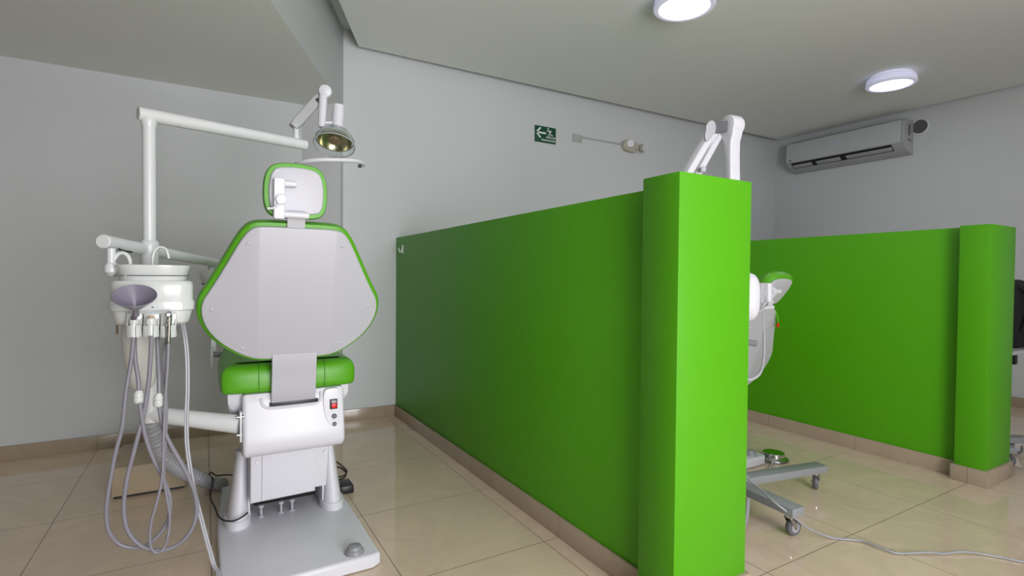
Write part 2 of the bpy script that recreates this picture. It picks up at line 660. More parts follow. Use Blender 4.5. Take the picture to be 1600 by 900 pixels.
    for z in (.511, .477):
        b = nb(); lathe(b, [(.0105, 0), (.0105, .004), (.008, .006), (.007, .010), (0, .0105)], (X(.159), Ym(2.272), Z(z)), (0, -1, 0), 18, cap1=False)
        obj('fuse_cap', b, 'dark_grey', cover)
    b = nb()
    tube(b, [(X(-.118), Ym(2.288), Z(.61)), (X(-.112), Ym(2.286), Z(.585)), (X(-.095), Ym(2.284), Z(.572)), (X(-.06), Ym(2.284), Z(.569)), (X(.05), Ym(2.284), Z(.569)), (X(.095), Ym(2.284), Z(.573)), (X(.108), Ym(2.286), Z(.592)), (X(.108), Ym(2.288), Z(.615))], .006, 8)
    obj('moulded_rib', b, 'white_gloss', cover)
    b = nb(); box(b, X(-.088), X(.096), Ym(2.276), Ym(2.30), Z(.578), Z(.592), .002); obj('hinge_slot', b, 'black_plastic', cover)
    # seat pan and cushion
    P = [(-.243, 2.36), (-.228, 2.33), (.228, 2.33), (.246, 2.36), (.246, 2.8), (.19, 3.36), (-.19, 3.36), (-.243, 2.8)]
    b = nb(); slab(b, inset(chaikin(P, 2), .004), .53, .65, .085, lambda u, v, d: Vector((X(u), Ym(v), Z(d))), r1=.01)
    obj('seat_pan', b, 'white_gloss', t)
    P = [(-.262, 2.34), (-.245, 2.305), (-.1, 2.292), (.1, 2.292), (.245, 2.305), (.262, 2.34), (.262, 2.66), (.25, 2.85), (.2, 3.40), (-.2, 3.40), (-.25, 2.85), (-.262, 2.66)]
    rings = []
    ol = chaikin(P, 3)
    for ins, z in ((.03, .629), (.012, .632), (.003, .640), (0, .656), (0, .70), (.005, .72), (.016, .734), (.035, .742), (.07, .747)):
        rings.append([Vector((X(u), Ym(v), Z(z))) for u, v in inset(ol, ins)])
    b = nb(); loft(b, rings)
    seat = obj('seat', b, 'green_vinyl', t, ang=60)
    for x in (-.125, .125):
        b = nb()
        tube(b, [(X(x), Ym(2.298), Z(.635)), (X(x), Ym(2.2935), Z(.656)), (X(x), Ym(2.2935), Z(.695)), (X(x), Ym(2.300), Z(.721)), (X(x), Ym(2.315), Z(.7365)), (X(x), Ym(2.36), Z(.7465)), (X(x), Ym(2.6), Z(.747))], .0016, 6)
        obj('seam', b, 'seam', seat)
    # backrest
    T = tilt((cx, Ym(2.25), Z(.76)), rec)
    half = [(0, .535), (.11, .535), (.155, .53), (.18, .505), (.205, .462), (.24, .39), (.285, .30), (.318, .245), (.322, .195), (.305, .14), (.268, .09), (.21, .045), (.15, .016), (.08, .01), (0, .01)]
    shell = half + [(-x, y) for x, y in half[::-1][1:-1]]
    sh = chaikin(shell, 2)
    FO = lambda u: max(0.0, abs(u) - .136) * .10          # the side wings slope away from the flat middle
    T0 = T
    T = lambda u, v, d: T0(u, v, d + FO(u))
    b = nb(); slab(b, sh, 0, .02, .006, lambda u, v, d: Vector((u, v, d)))
    for sx in (-.136, .136):
        bmesh.ops.bisect_plane(b, geom=b.verts[:] + b.edges[:] + b.faces[:], plane_co=(sx, 0, 0), plane_no=(1, 0, 0))
    ids = set()
    b.verts.index_update()
    b.verts.ensure_lookup_table()
    mk = b.verts.layers.int.new('mk')
    for v_ in b.verts:
        if abs(abs(v_.co.x) - .136) < 1e-4:
            v_[mk] = 1
        v_.co = T(v_.co.x, v_.co.y, v_.co.z)
    bs = obj('back_shell', b, 'white_satin', t, ang=50, crease=lambda e: e.verts[0][mk] and e.verts[1][mk])
    for x, v in ((-.172, .47), (.16, .472), (-.288, .215), (.283, .218), (-.185, .062), (.18, .062)):
        b = nb(); p = T(x, v, .001); ax = T(x, v, 0) - T(x, v, 1)
        lathe(b, [(.0075, 0), (.0075, .0015), (.006, .0028), (0, .0035)], p, ax, 16, cap1=False)
        obj('screw_cap', b, 'white_satin', bs)
    oc = inset(sh, -.016)
    rings = []
    for ins, d in ((.017, .0195), (.004, .021), (0, .032), (0, .07), (.006, .088), (.025, .104), (.06, .112)):
        rings.append([T(u, v, d) for u, v in inset(oc, ins)])
    b = nb(); loft(b, rings)
    obj('backrest', b, 'green_vinyl', t, ang=60)
    T = T0
    # strap joining back and body
    b = nb()
    pa, pb = T(0, .03, .002), T(0, -.01, -.004)
    pc = Vector((cx, Ym(2.262), Z(.68)))
    pd = Vector((cx, Ym(2.272), Z(.62)))
    pe = Vector((cx, Ym(2.290), Z(.574)))
    rings = []
    for p in spline([pa, pb, pc, pd, pe], .012):
        rings.append([p + Vector((x, y, 0)) for x, y in ((-.083, 0), (-.081, -.005), (.083, -.005), (.085, 0), (.085, .004), (-.083, .004))])
    loft(b, rings)
    obj('back_strap', b, 'white_satin', t, ang=50)
    # headrest
    hx_ = -.012
    b = nb()
    p0 = T(0, .50, .016)
    for k, (a_, w_) in enumerate(((T(hx_, .50, .012), .03), (T(hx_, .60, .012), .03))):
        pass
    rings = [[T(hx_ + sx * .031, v, d) for sx, d in ((-1, .008), (1, .008), (1, .018), (-1, .018))] for v in (.47, .50, .53, .60 + head_dv * .5)]
    loft(b, rings)
    obj('headrest_post', b, 'white_satin', t)
    hc = T(hx_, .565 + head_dv, .0)
    HT = tilt((hc.x, hc.y + head_y, hc.z), head_tilt)
    hh = [(0, 0.005), (.06, .006), (.09, .014), (.108, .04), (.114, .085), (.112, .14), (.1, .182), (.075, .205), (.03, .212), (0, .213)]
    HP = chaikin(hh + [(-x, y) for x, y in hh[::-1][1:-1]], 2)
    rings = []
    for ins, d in ((.02, .013), (.004, .015), (0, .026), (0, .045), (.006, .06), (.022, .074), (.05, .08)):
        rings.append([HT(u, v, d) for u, v in inset(HP, ins)])
    b = nb(); loft(b, rings)
    obj('headrest', b, 'green_vinyl', t, ang=60)
    b = nb(); slab(b, inset(HP, .018), .002, .018, .005, HT)
    hs = obj('headrest_shell', b, 'white_satin', t, ang=50)
    for x, v in ((-.07, .175), (.065, .172), (.066, .04)):
        b = nb(); lathe(b, [(.0065, 0), (.006, .0025), (0, .003)], HT(x, v, .003), HT(0, 0, 0) - HT(0, 0, 1), 14, cap1=False)
        obj('screw_cap', b, 'white_satin', hs)

    def hbox(u0, u1, v0, v1, d0, d1, r=.004):
        bb = nb(); slab(bb, chaikin(rrect((u1 - u0) / 2, (v1 - v0) / 2, min(.006, (u1 - u0) / 3), 3), 1), d0, d1, r, lambda u, v, d: HT((u0 + u1) / 2 + u, (v0 + v1) / 2 + v, d))
        return bb
    br = obj('headrest_bracket', hbox(-.082, -.045, .0, .148, -.030, .004), 'white_gloss', t)
    b = nb(); cyl(b, HT(-.05, .13, -.014), HT(-.004, .13, -.014), .013, .011, 20, .002); obj('pivot_pin', b, 'white_gloss', br)
    b = nb(); cyl(b, HT(-.05, .018, -.014), HT(.04, .018, -.014), .0125, .0125, 20, .002); obj('hinge_tube', b, 'white_gloss', br)
    b = nb(); cyl(b, HT(-.058, .07, -.045), HT(-.058, .07, -.028), .019, .019, 24, .003)
    tube(b, [HT(-.06, .06, -.04), HT(-.075, .045, -.042), HT(-.085, .036, -.042), HT(-.105, .034, -.042)], .004, 8)
    obj('lock_lever', b, 'white_gloss', br)
    return t


def spl2(prof):
    """rounded version of an open 2-D profile"""
    P = prof[1:]
    out = [P[0]]
    for i in range(len(P) - 1):
        a, b_ = P[i], P[i + 1]
        if i > 0:
            out.append((a[0] * .75 + b_[0] * .25, a[1] * .75 + b_[1] * .25))
        if i < len(P) - 2:
            out.append((a[0] * .25 + b_[0] * .75, a[1] * .25 + b_[1] * .75))
    out.append(P[-1])
    return out


chair1 = dental_chair('white and green dental chair seen fully from behind, left of the green partition', .31, 0, 0, 0, 15, 0, 3)
chair2 = dental_chair('dental chair mostly hidden behind the green pillar, headrest tipped back', 2.634, -.03, -.22, -.325, 21, -.02, 38, -.035)
# safety strap hanging beside the second headrest
b = nb(); tube(b, [at(1204, 484, 1.86), at(1210, 485, 1.83), at(1214, 493, 1.82), at(1215.5, 503, 1.815)], .006, 8)
strap = obj('safety_strap', b, 'green_vinyl', chair2)
p = at(1215.5, 508, 1.815)
b = nb(); box(b, p.x - .005, p.x + .005, p.y - .005, p.y + .005, p.z - .012, p.z + .012, .001)
obj('buckle', b, 'red_plastic', strap)

# ------------------------------------------------------------------ spittoon column with its basin and bottle
sp = thing('spittoon_unit', 'white spittoon basin on a tall pole, at the left of the front dental chair', 'spittoon', (-.17, 2.42, 0))
YPOLE = 2.42
pb_ = at(236, 630, YPOLE)
pt_ = at(231.5, 182, YPOLE)
xp = (pb_.x + pt_.x) / 2
ztop = pt_.z
zel = at(236, 645, YPOLE).z
b = nb(); cyl(b, (xp, YPOLE, at(231, 392, YPOLE).z - .01), (xp, YPOLE, ztop + .005), .0215, .0225, 28)
obj('pole', b, 'white_metal', sp)
b = nb(); lathe(b, [(.0305, 0), (.0305, .215), (.032, .22), (.032, .25), (.03, .262), (.024, .268)], (xp, YPOLE, at(231, 378, YPOLE).z - .262), n=28); obj('collar', b, 'white_metal', sp)
b = nb(); cyl(b, (xp, YPOLE, zel - .035), (xp, YPOLE, 1.02), .029, .029, 28, .002); obj('lower_pole', b, 'white_metal', sp)
ae = Vector((.118, 2.315, at(368, 664, 2.315).z))
a0 = Vector((xp, YPOLE, at(243, 646, YPOLE).z))
b = nb(); cyl(b, a0, ae, .029, .036, 28); obj('chair_arm', b, 'white_metal', sp)
b = nb(); box(b, ae.x - .001, ae.x + .006, ae.y - .035, ae.y + .035, ae.z - .062, ae.z + .055, .001)
fl_ = obj('flange', b, 'white_metal', sp)
for dz_ in (-.035, .035):
    b = nb(); cyl(b, (ae.x - .012, ae.y - .025, ae.z + dz_), (ae.x + .014, ae.y - .025, ae.z + dz_), .007, .007, 10); obj('bolt', b, 'steel', fl_)
# body of the unit
BX = (at(166, 450, 2.1).x + at(302, 450, 2.1).x) / 2
YC = 2.215
zz = lambda py: at(232, py, 2.11).z
W = lambda a, c: (at(c, 450, 2.11).x - at(a, 450, 2.11).x) / 2
b = nb()
rr_loft(b, BX, YC, [(zz(509), W(180, 290), .085, .04), (zz(505), W(174, 294), .095, .045), (zz(487), W(168, 299), .10, .045), (zz(485), W(165, 302), .105, .045), (zz(472), W(164, 303), .106, .045), (zz(469), W(167, 301), .104, .045), (zz(447), W(167, 301), .104, .045), (zz(442), W(168, 300), .102, .045), (zz(439), W(172, 296), .097, .042)])
body = obj('housing', b, 'basin_white', sp)
b = nb()
rr_loft(b, BX, YC, [(zz(441), W(183, 290), .085, .06), (zz(434), W(181, 293), .09, .065), (zz(424), W(178, 295), .094, .07), (zz(417), W(174, 297), .1, .07), (zz(414), W(174, 297.5), .1, .07), (zz(413.3), W(177, 295), .096, .067), (zz(414), W(182, 290), .088, .06), (zz(428), W(200, 270), .055, .045)])
basin = obj('basin', b, 'basin_white', sp)
b = nb()
zs = zz(430.5)
ring = [Vector((BX + u, YC + v, zs)) for u, v in rrect(W(180, 294.3), .0935, .068)]
ring = [p for p in ring if p.y < YC - .02]
ring = sorted(ring, key=lambda p: p.x)
tube(b, [p + (p - Vector((BX, YC, zs))) * .022 for p in ring if p.x > at(196, 430, 2.11).x], .0016, 6, smooth=False)
obj('trim_line', b, 'print_grey', basin)
text('lettering', 'ADENT', .0105, Matrix.Translation((at(186, 431, 2.125).x, 2.1245, at(186, 431, 2.125).z)) @ Matrix.Rotation(R(-20), 4, 'Z') @ Matrix.Rotation(R(90), 4, 'X'), 'print_grey', basin)
b = nb()
tube(b, [at(176, 416, 2.2), at(178, 406, 2.2), at(186, 396, 2.2), at(196, 396.5, 2.2), at(202.5, 405, 2.2), at(203.5, 415, 2.2)], .0065, 10)
obj('cup_filler', b, 'basin_white', basin)
b = nb()
tube(b, [at(238, 416, 2.25), at(239, 400, 2.25), at(243, 390, 2.25), at(251, 386, 2.25), at(260, 390, 2.25), at(264, 404, 2.25)], .0045, 10)
obj('rinse_spout', b, 'basin_white', basin)
b = nb(); lathe(b, [(.0035, 0), (.0035, -.03)], at(183, 508, 2.17), n=8)
obj('drain_tap', b, 'bulb', body)
b = nb(); lathe(b, [(.003, 0), (.002, .003)], at(238.5, 480, 2.1085), (0, -1, 0), 8)
obj('indicator', b, 'dark_grey', body)
# tapering plastic shroud under the housing
b = nb()
rings = []
for px0, px1, py, dp in ((190, 246, 500, .05), (190, 247, 530, .05), (194, 246, 560, .047), (199, 244, 590, .042), (202, 242, 602, .036), (207, 236, 608, .025)):
    a_, c_ = at(px0, py, 2.27), at(px1, py, 2.27)
    rings.append([Vector(((a_.x + c_.x) / 2 + u, 2.27 + v, a_.z)) for u, v in rrect((c_.x - a_.x) / 2, dp, min(dp, (c_.x - a_.x) / 2) * .7)])
loft(b, rings)
obj('shroud', b, 'translucent_plastic', sp)
# three holder cups
holders = ((209.5, 'suction'), (236.5, 'ejector'), (263.5, 'syringe'))
HY = 2.075
for hxp, _ in holders:
    p = at(hxp, 508, HY)
    hw = (at(hxp + 12.5, 508, HY).x - p.x)
    z0, z1 = at(hxp, 526, HY).z, at(hxp, 490, HY).z
    b = nb()
    C_ = [(-hw, .045), (-hw, -.018), (-hw * .7, -.03), (-.008, -.036), (-.007, -.01), (-.016, .006), (-.01, .018), (.01, .018), (.016, .006), (.007, -.01), (.008, -.036), (hw * .7, -.03), (hw, -.018), (hw, .045)]
    slab(b, C_, z0, z0 + (z1 - z0) * .52, .002, lambda u, v, d, p=p: Vector((p.x + u, HY + v, d)))
    box(b, p.x - hw, p.x + hw, HY + .015, HY + .045, z0, z1, .003)
    for s in (-1, 1):
        slab(b, [(-.018, z0 + .02), (.03, z0 + .02), (.03, z1)], 0, .006, .001, lambda u, v, d, s=s: Vector((p.x + s * (hw - .006) + (d if s > 0 else -d), HY + u, v)))
    obj('handpiece_holder', b, 'basin_white', body)

# ------------------------------------------------------------------ hand instruments and hoses
G = 'suction and syringe hoses below the spittoon'


def pxs(L, Y):
    return [at(a, c, Y) for a, c in L]


# 1 funnel suction
t = thing('suction_funnel', 'purple-grey funnel in the left holder of the spittoon, with a long hose', 'suction tool', at(209, 526, 2.05))
fc = at(210, 462, 1.99)
ax = Vector((0, -.57, .82)).normalized()
ap = fc - ax * .058
b = nb()
lathe(b, [(.009, -.02), (.009, 0), (.012, .007), (.056, .054), (.059, .058), (.057, .0595), (.054, .057), (.011, .012), (.006, .006), (.0, .005)], ap, ax, 40, cap1=False)
obj('funnel', b, 'funnel_grey', t)
b = nb()
tube(b, [ap - ax * .01, at(209, 497, 2.05), at(209, 503, 2.06)], .0075, 14)
obj('neck', b, 'dark_grey', t)
b = nb(); cyl(b, at(209.5, 501, 2.06), at(209.5, 527, 2.06), .0115, .0105, 20, .002); cyl(b, at(209.5, 499, 2.06), at(209.5, 506, 2.06), .014, .013, 20, .002)
obj('grip', b, 'basin_white', t)
Ls = [(208.5, 526), (206.5, 550), (203, 576), (196.5, 615), (191, 666), (181, 705), (173, 746), (167, 785), (166, 803), (170, 830), (186, 850), (206, 856), (222, 855), (236, 847), (253, 830), (264, 808), (265.5, 780), (257, 752), (240, 718), (228, 685), (222, 655), (218.5, 630)]
pts = [at(a, c, 2.06 + .14 * (1 - abs(2 * k / (len(Ls) - 1) - 1)) ** 1.0 * .3) for k, (a, c) in enumerate(Ls)]
b = nb(); tube(b, pts, .0062, 10)
obj('hose', b, 'grey_hose', t)
b = nb(); lathe(b, [(.011, 0), (.015, .006), (.015, .02), (.013, .022), (.015, .024), (.013, .036), (.008, .042)], at(217, 630, 2.075), (0, 0, 1), 18); obj('connector', b, 'basin_white', t)
b = nb(); tube(b, [at(217, 613, 2.075), at(216, 592, 2.08), at(212, 568, 2.09), at(210.5, 545, 2.1), at(210.5, 524, 2.12), at(211, 505, 2.16)], .0062, 10); obj('hose', b, 'grey_hose', t)
# 2 saliva ejector
t = thing('saliva_ejector', 'white saliva ejector with tan tip in the middle holder of the spittoon', 'suction tool', at(236, 526, 2.05))
b = nb(); cyl(b, at(236.5, 504, 2.055), at(236.5, 525, 2.055), .0115, .010, 20, .002); lathe(b, [(.0145, 0), (.016, .004), (.015, .018), (.010, .022)], at(236.5, 507, 2.055), (0, 0, 1), 20); obj('grip', b, 'basin_white', t)
b = nb(); lathe(b, [(.009, 0), (.0095, .004), (.008, .008), (.0, .009)], at(236.5, 497.8, 2.055), (0, 0, 1), 18, cap1=False); obj('tip', b, 'tan_tip', t)
Ls = [(237, 525), (236, 545), (234.5, 570), (232, 600), (226, 640), (218, 672), (208, 710), (199, 745), (194, 780), (194, 806), (200, 830), (214, 848), (232, 858), (250, 860), (268, 856), (288, 843), (302, 822), (307, 800), (306, 780), (300, 758), (288, 732), (268, 697), (255, 668), (249, 635)]
pts = [at(a, c, 2.045 + .04 * math.sin(k / (len(Ls) - 1) * PI)) for k, (a, c) in enumerate(Ls)]
b = nb(); tube(b, pts, .0066, 10); obj('hose', b, 'grey_hose', t)
b = nb(); lathe(b, [(.011, 0), (.0155, .006), (.0155, .02), (.013, .022), (.0155, .024), (.013, .034), (.007, .044)], at(248, 635, 2.05), (0, 0, 1), 18); obj('connector', b, 'basin_white', t)
b = nb(); tube(b, [at(249, 614, 2.05), at(248.5, 590, 2.06), at(247, 560, 2.08), at(246, 530, 2.1), at(246, 505, 2.15)], .0066, 10); obj('hose', b, 'grey_hose', t)
# 3 three-way syringe
t = thing('air_water_syringe', 'chrome syringe in the right holder of the spittoon on a thin looping hose', 'syringe', at(264, 526, 2.05))
b = nb()
cyl(b, at(264.5, 492, 2.04), at(263, 540, 2.055), .009, .0065, 18, .0015)
cyl(b, at(261, 491, 2.035), at(268, 491, 2.035), .010, .010, 18, .002)
obj('handle', b, 'chrome', t)
b = nb(); lathe(b, [(.009, 0), (.009, .01), (.006, .013)], at(263.5, 492, 2.03), (0, -1, .1), 18); obj('button', b, 'steel', t)
b = nb(); tube(b, [at(262, 495, 2.04), at(261.5, 503, 2.03), at(259, 510, 2.03)], .0028, 8); obj('lever', b, 'chrome', t)
Ls = [(263, 538), (262, 570), (259, 610), (257, 650), (255, 700), (253.5, 745), (245, 785), (237, 812), (234, 838), (237, 858), (246, 864), (256, 857), (263, 835), (265, 805), (259, 768), (256, 742), (258, 700), (260, 660), (260, 625), (258, 595), (256, 570), (257, 548), (260, 530), (262, 512)]
pts = [at(a, c, 2.03 + (.0 if k < 12 else .03)) for k, (a, c) in enumerate(Ls)]
pts[-1] = at(262, 505, 2.13)
pts[-2] = at(260, 530, 2.1)
b = nb(); tube(b, pts, .0045, 10); obj('hose', b, 'grey_hose', t)
# 4 pair of pale supply tubes
b = nb()
base = [(284, 500, 2.17), (289, 525, 2.15), (292.5, 560, 2.14), (293, 610, 2.13), (291.5, 650, 2.12), (292, 690, 2.11), (296, 725, 2.10), (303, 765, 2.09), (313, 805, 2.08), (325, 850, 2.06), (335, 885, 2.04), (341, 899, 2.01)]
p1 = [at(*q) for q in base] + [Vector((.0, 1.96, .012)), Vector((-.01, 1.8, .005))]
for dx in (-.0035, .0035):
    tube(b, [p + Vector((dx, 0, 0)) for p in p1], .0038, 8)
for_tag = obj('supply_tubes', b, 'pale_hose')
tag(for_tag, 'pair of pale tubes falling from the right side of the spittoon to the floor', 'hose')

# corrugated drain duct
b = nb()
duct = [Vector((xp, YPOLE, zel - .03)), at(238, 672, 2.45), at(244, 693, 2.5), at(256, 714, 2.6), at(281, 734, 2.74), at(308, 746, 2.86)]
e1 = atz(330, 755, .03); e2 = atz(349, 757, .03)
duct += [e1, e2]
tube(b, duct, .03, 20, True, .0055, rad=lambda i, n: (.0205, .0305, .0315, .0305)[i % 4])
tag(obj('drain_duct', b, 'duct_grey', ang=20), 'grey corrugated duct curving from the spittoon pole to the floor', 'duct')

# ------------------------------------------------------------------ instrument arm with tray behind the chair
t = thing('instrument_tray', 'white tube arm carrying an instrument tray, crossing behind the spittoon pole', 'instrument tray', (xp, YPOLE, 1.15))
dirp = Vector((at(335, 410, 3.1) - at(160, 375, 2.13)))
pL = at(160, 377, 2.2)
pR = at(337, 411, 2.95)
sh_ = Vector((0, .062, 0))
b = nb(); cyl(b, pL, pR, .0235, .021, 28, .003); obj('swing_arm', b, 'white_metal', t)
pm = pL + (pR - pL) * ((YPOLE + .02 - pL.y) / (pR.y - pL.y))
b = nb()
q = at(174, 388, 2.2)
cyl(b, q, at(174, 413, 2.2), .0125, .0125, 20); lathe(b, [(.008, 0), (.02, .012), (.022, .03), (.016, .042), (.012, .045)], at(173, 431, 2.2), (.1, 0, 1), 20)
obj('brake_knob', b, 'white_metal', t)
b = nb(); tube(b, [at(186, 389, 2.2), at(194, 392, 2.24), at(206, 394, 2.28)], .003, 8); obj('cable', b, 'black_plastic', t)
b = nb(); cyl(b, pR + Vector((-.02, -.02, -.005)), pR + Vector((-.02, -.02, -.09)), .014, .014, 18); obj('drop_post', b, 'white_metal', t)
trz = at(320, 432, 2.93).z
b = nb()
xa = at(309, 432, 2.93).x
rr_loft(b, xa + .19, 3.03, [(trz - .042, .15, .09, .04), (trz - .034, .175, .108, .04), (trz + .01, .19, .12, .04), (trz + .03, .185, .115, .04), (trz + .034, .17, .1, .04)])
tray = obj('tray_housing', b, 'basin_white', t)
b = nb(); cyl(b, at(316, 444, 2.93), at(318, 444, 2.93) + Vector((0, .02, 0)), .004, .004, 8); obj('release_button', b, 'dark_grey', tray)
b = nb(); p = at(330, 541, 2.9); p2 = at(331, 571, 2.9); box(b, p.x - .004, p.x + .008, 2.85, 2.93, p2.z, p.z, .004)
box(b, p.x, p.x + .02, 2.88, 2.9, p.z - .02, trz - .03)
arm_b = obj('side_panel', b, 'white_metal', t)
b = nb(); cyl(b, at(331, 554, 2.88), at(350, 554, 2.88), .012, .012, 16); obj('grip', b, 'grey_plastic', t)

# ------------------------------------------------------------------ operating light
t = thing('operating_light', 'white dental operating light with clear shield on a jointed arm above the first chair', 'dental light', (xp, YPOLE, ztop))
ad = Vector((1.251, .428, .0)).normalized()
zt_ = at(231.5, 180, YPOLE).z
o_ = Vector((xp, YPOLE, zt_))
pE = None
for k in range(400):
    q = o_ + ad * (k * .005)
    v = [sum(CR[j][i] * (q - Vector((0, 0, EYE)))[i] for i in range(3)) for j in range(3)]
    if 800 + FPX * v[0] / -v[2] > 478:
        pE = q
        break
YE = pE.y
pE = Vector((pE.x, pE.y, at(478, 227, YE).z))
b = nb()
d_ = (pE - o_).normalized()
cyl(b, o_ - d_ * .035, pE, .0255, .0235, 28, .002)
obj('swing_arm', b, 'white_metal', t)
b = nb(); lathe(b, [(.0235, -.045), (.025, -.04), (.027, -.02), (.0255, -.012)], o_, n=28); obj('pole_socket', b, 'white_metal', t)
b = nb(); cyl(b, at(463, 219, YE), at(463, 193, YE), .012, .012, 20); cyl(b, at(463, 219, YE), at(463, 212, YE), .014, .014, 20); obj('pivot_post', b, 'white_metal', t)
b = nb()
A1, A2 = at(461, 195, YE), at(500, 152, YE + .03)
dd = (A2 - A1)
x_, y_, z_ = frame(dd, Vector((0, 1, 0)))
rings = []
for f, w in ((-.08, .018), (0, .022), (.1, .0235), (.9, .024), (1.0, .022)):
    c = A1 + dd * f
    rings.append([c + x_ * u * 1.0 + y_ * v for u, v in rrect(w, w * .95, w * .35, 3)])
loft(b, rings)
obj('spring_arm', b, 'ac_trim', t)
JY = YE - .01
b = nb(); jc = at(508.5, 143, JY); lathe(b, [(.024, -.018), (.029, -.014), (.0305, -.006), (.0305, .008), (.027, .016), (.016, .02), (0, .021)], jc, (-.3, -.95, -.1), 32, cap1=False); obj('joint_cap', b, 'white_gloss', t)
b = nb(); cyl(b, at(497, 158, JY + .02) - Vector((.012, 0, 0)), at(497, 158, JY + .02) + Vector((.012, 0, 0)), .012, .012, 12); obj('joint_gap', b, 'black_plastic', t)
b = nb(); cyl(b, at(505, 151, JY), at(502.5, 199, JY), .0185, .0175, 24, .003); cyl(b, at(505, 150, JY), at(505, 154, JY), .02, .02, 24, .001); obj('drop_tube', b, 'white_gloss', t)
b = nb(); cyl(b, at(508, 192, JY), at(519, 192, JY), .008, .008, 12); obj('side_pin', b, 'white_gloss', t)
b = nb(); cyl(b, at(529.5, 164, JY), at(526.5, 206, JY), .027, .028, 28, .003); obj('handle_tube', b, 'white_gloss', t)
lc = at(524, 213, JY)
lax = Vector((-.18, -.38, -1)).normalized()
b = nb()
lathe(b, [(.03, -.028), (.06, -.022), (.078, 0), (.087, .018), (.085, .02), (.088, .022), (.094, .05), (.092, .052), (.086, .03), (.084, .018), (.075, .002), (.058, -.019), (.03, -.025)], lc, lax, 48, cap0=False, cap1=False)
obj('shield', b, 'clear_plastic', t)
b = nb()
lathe(b, [(.012, -.018), (.04, -.014), (.062, .0), (.074, .018), (.078, .03), (.076, .03), (.072, .018), (.06, .002), (.04, -.011), (.012, -.015)], lc, lax, 40)
obj('reflector', b, 'reflector', t)
b = nb(); lathe(b, [(.006, -.01), (.008, .0), (.03, .012), (.032, .026), (.026, .032), (0, .034)], lc, lax, 24, cap1=False); obj('bulb_cap', b, 'bulb', t)
b = nb(); lathe(b, [(.086, .018), (.09, .020), (.09, .024), (.086, .024)], lc, lax, 48, cap0=False, cap1=False)
lathe(b, [(.0935, .050), (.097, .052), (.096, .056), (.092, .055)], lc, lax, 48, cap0=False, cap1=False)
obj('shield_rim', b, 'rim_plastic', t)
b = nb()
tube(b, [at(466, 256, JY + .02), at(478, 252.5, JY - .02), at(500, 250, JY - .05), at(530, 250, JY - .06), at(552, 251, JY - .05), at(565, 254, JY - .01), at(568, 258, JY + .03)],   .0105, 14)
grip = obj('handle_bar', b, 'white_gloss', t)
for a_, y_q in (((464.5, 256.5), JY + .024), ((562.5, 259.5), JY - .03)):
    b = nb(); p = at(*a_, y_q); cyl(b, p - Vector((.008, 0, 0)), p + Vector((.006, 0, 0)), .008, .008, 12); obj('shaded_hole', b, 'black_plastic', grip)  # black stubs stand in for the shade inside the holes at the bar ends
b = nb(); tube(b, [lc + lax * .045 + Vector((0, .05, 0)), at(526, 247, JY + .03), at(528, 250, JY - .055)], .006, 8)
obj('handle_stay', b, 'clear_plastic', t)

# ------------------------------------------------------------------ beige box on the floor behind the hoses
t = thing('floor_box', 'low beige box on the floor behind the hanging hoses', 'box', (-.24, 3.36, 0))
b = nb(); box(b, -.392, -.087, 3.165, 3.59, .012, .152, .002); obj('box_body', b, 'box_beige', t)
b = nb(); box(b, -.386, -.093, 3.171, 3.584, 0, .014); obj('shadow_strip', b, 'black_plastic', t)  # black strip stands in for the shadow line under the box

# ------------------------------------------------------------------ black cords round the first chair
b = nb()
L = [(372, 743, 2.8), (352, 742, 2.9), (338, 743, 2.98), (330, 738, 3.02), (327, 741, 3.02), (333, 750, 2.98), (330, 765, 2.86), (329, 778, 2.76), (336, 793, 2.62), (341, 806, 2.5)]
P = [at(*q) for q in L]
P = [Vector((p.x, p.y, max(p.z, .004))) for p in P]
P += [at(350, 813, 2.41), at(365, 814, 2.385), at(378, 808, 2.382), at(387, 801, 2.40)]
tube(b, P, .0036, 8)
tag(obj('floor_cord', b, 'black_rubber'), 'black cord looped over the grey duct and round the left foot of the front chair', 'cord')
t = thing('power_adapter', 'black power adapter with a coiled cord on the floor right of the front chair', 'power adapter', (.60, 2.72, 0))
b = nb(); box(b, .588, .652, 2.685, 2.79, 0, .04, .005); obj('adapter_case', b, 'black_plastic', t)
b = nb()
cz = lambda a, c, z=.004: atz(a, c, z)
tube(b, [Vector((.5, 2.95, .12)), cz(514, 716, .04), cz(519, 720, .01), cz(527, 722), cz(537, 730), cz(542, 736), cz(539, 742), cz(530, 745), cz(522, 743), cz(518, 738), cz(523, 730), cz(533, 731), cz(541, 739), cz(537, 747), cz(529, 750), cz(531, 756, .02)], .0032, 8)
obj('cord', b, 'black_rubber', t)

# ------------------------------------------------------------------ chrome foot pedal of the second chair
t = thing('foot_pedal', 'round chrome foot pedal on the floor right of the hidden chair base', 'foot pedal', (2.95, 1.97, 0))
pc = atz(1209, 722, 0)
pc = Vector((2.99, 1.94, 0))
b = nb(); lathe(b, [(.078, 0), (.08, .004), (.08, .018), (.07, .024), (.062, .026), (.062, .046), (.058, .05), (.0, .051)], pc, n=36, cap1=False); obj('pedal_body', b, 'chrome', t)
b = nb(); lathe(b, [(.082, .003), (.085, .007), (.085, .013), (.082, .017)], pc, n=36, cap0=False, cap1=False); obj('rim', b, 'steel', t)
b = nb(); tube(b, [pc + Vector((-.07, -.04, .015)), Vector((2.86, 1.87, .006)), Vector((2.78, 1.84, .006)), Vector((2.66, 1.84, .006)), Vector((2.55, 1.86, .006))], .006, 8); obj('tube', b, 'pale_hose', t)

# ------------------------------------------------------------------ wheeled dental X-ray stand
HX, HYc = 2.20, 1.665
t = thing('mobile_xray_stand', 'wheeled grey-legged stand with a folding white arm, behind the near green pillar', 'x-ray stand', (HX, HYc, 0))
LT = .135


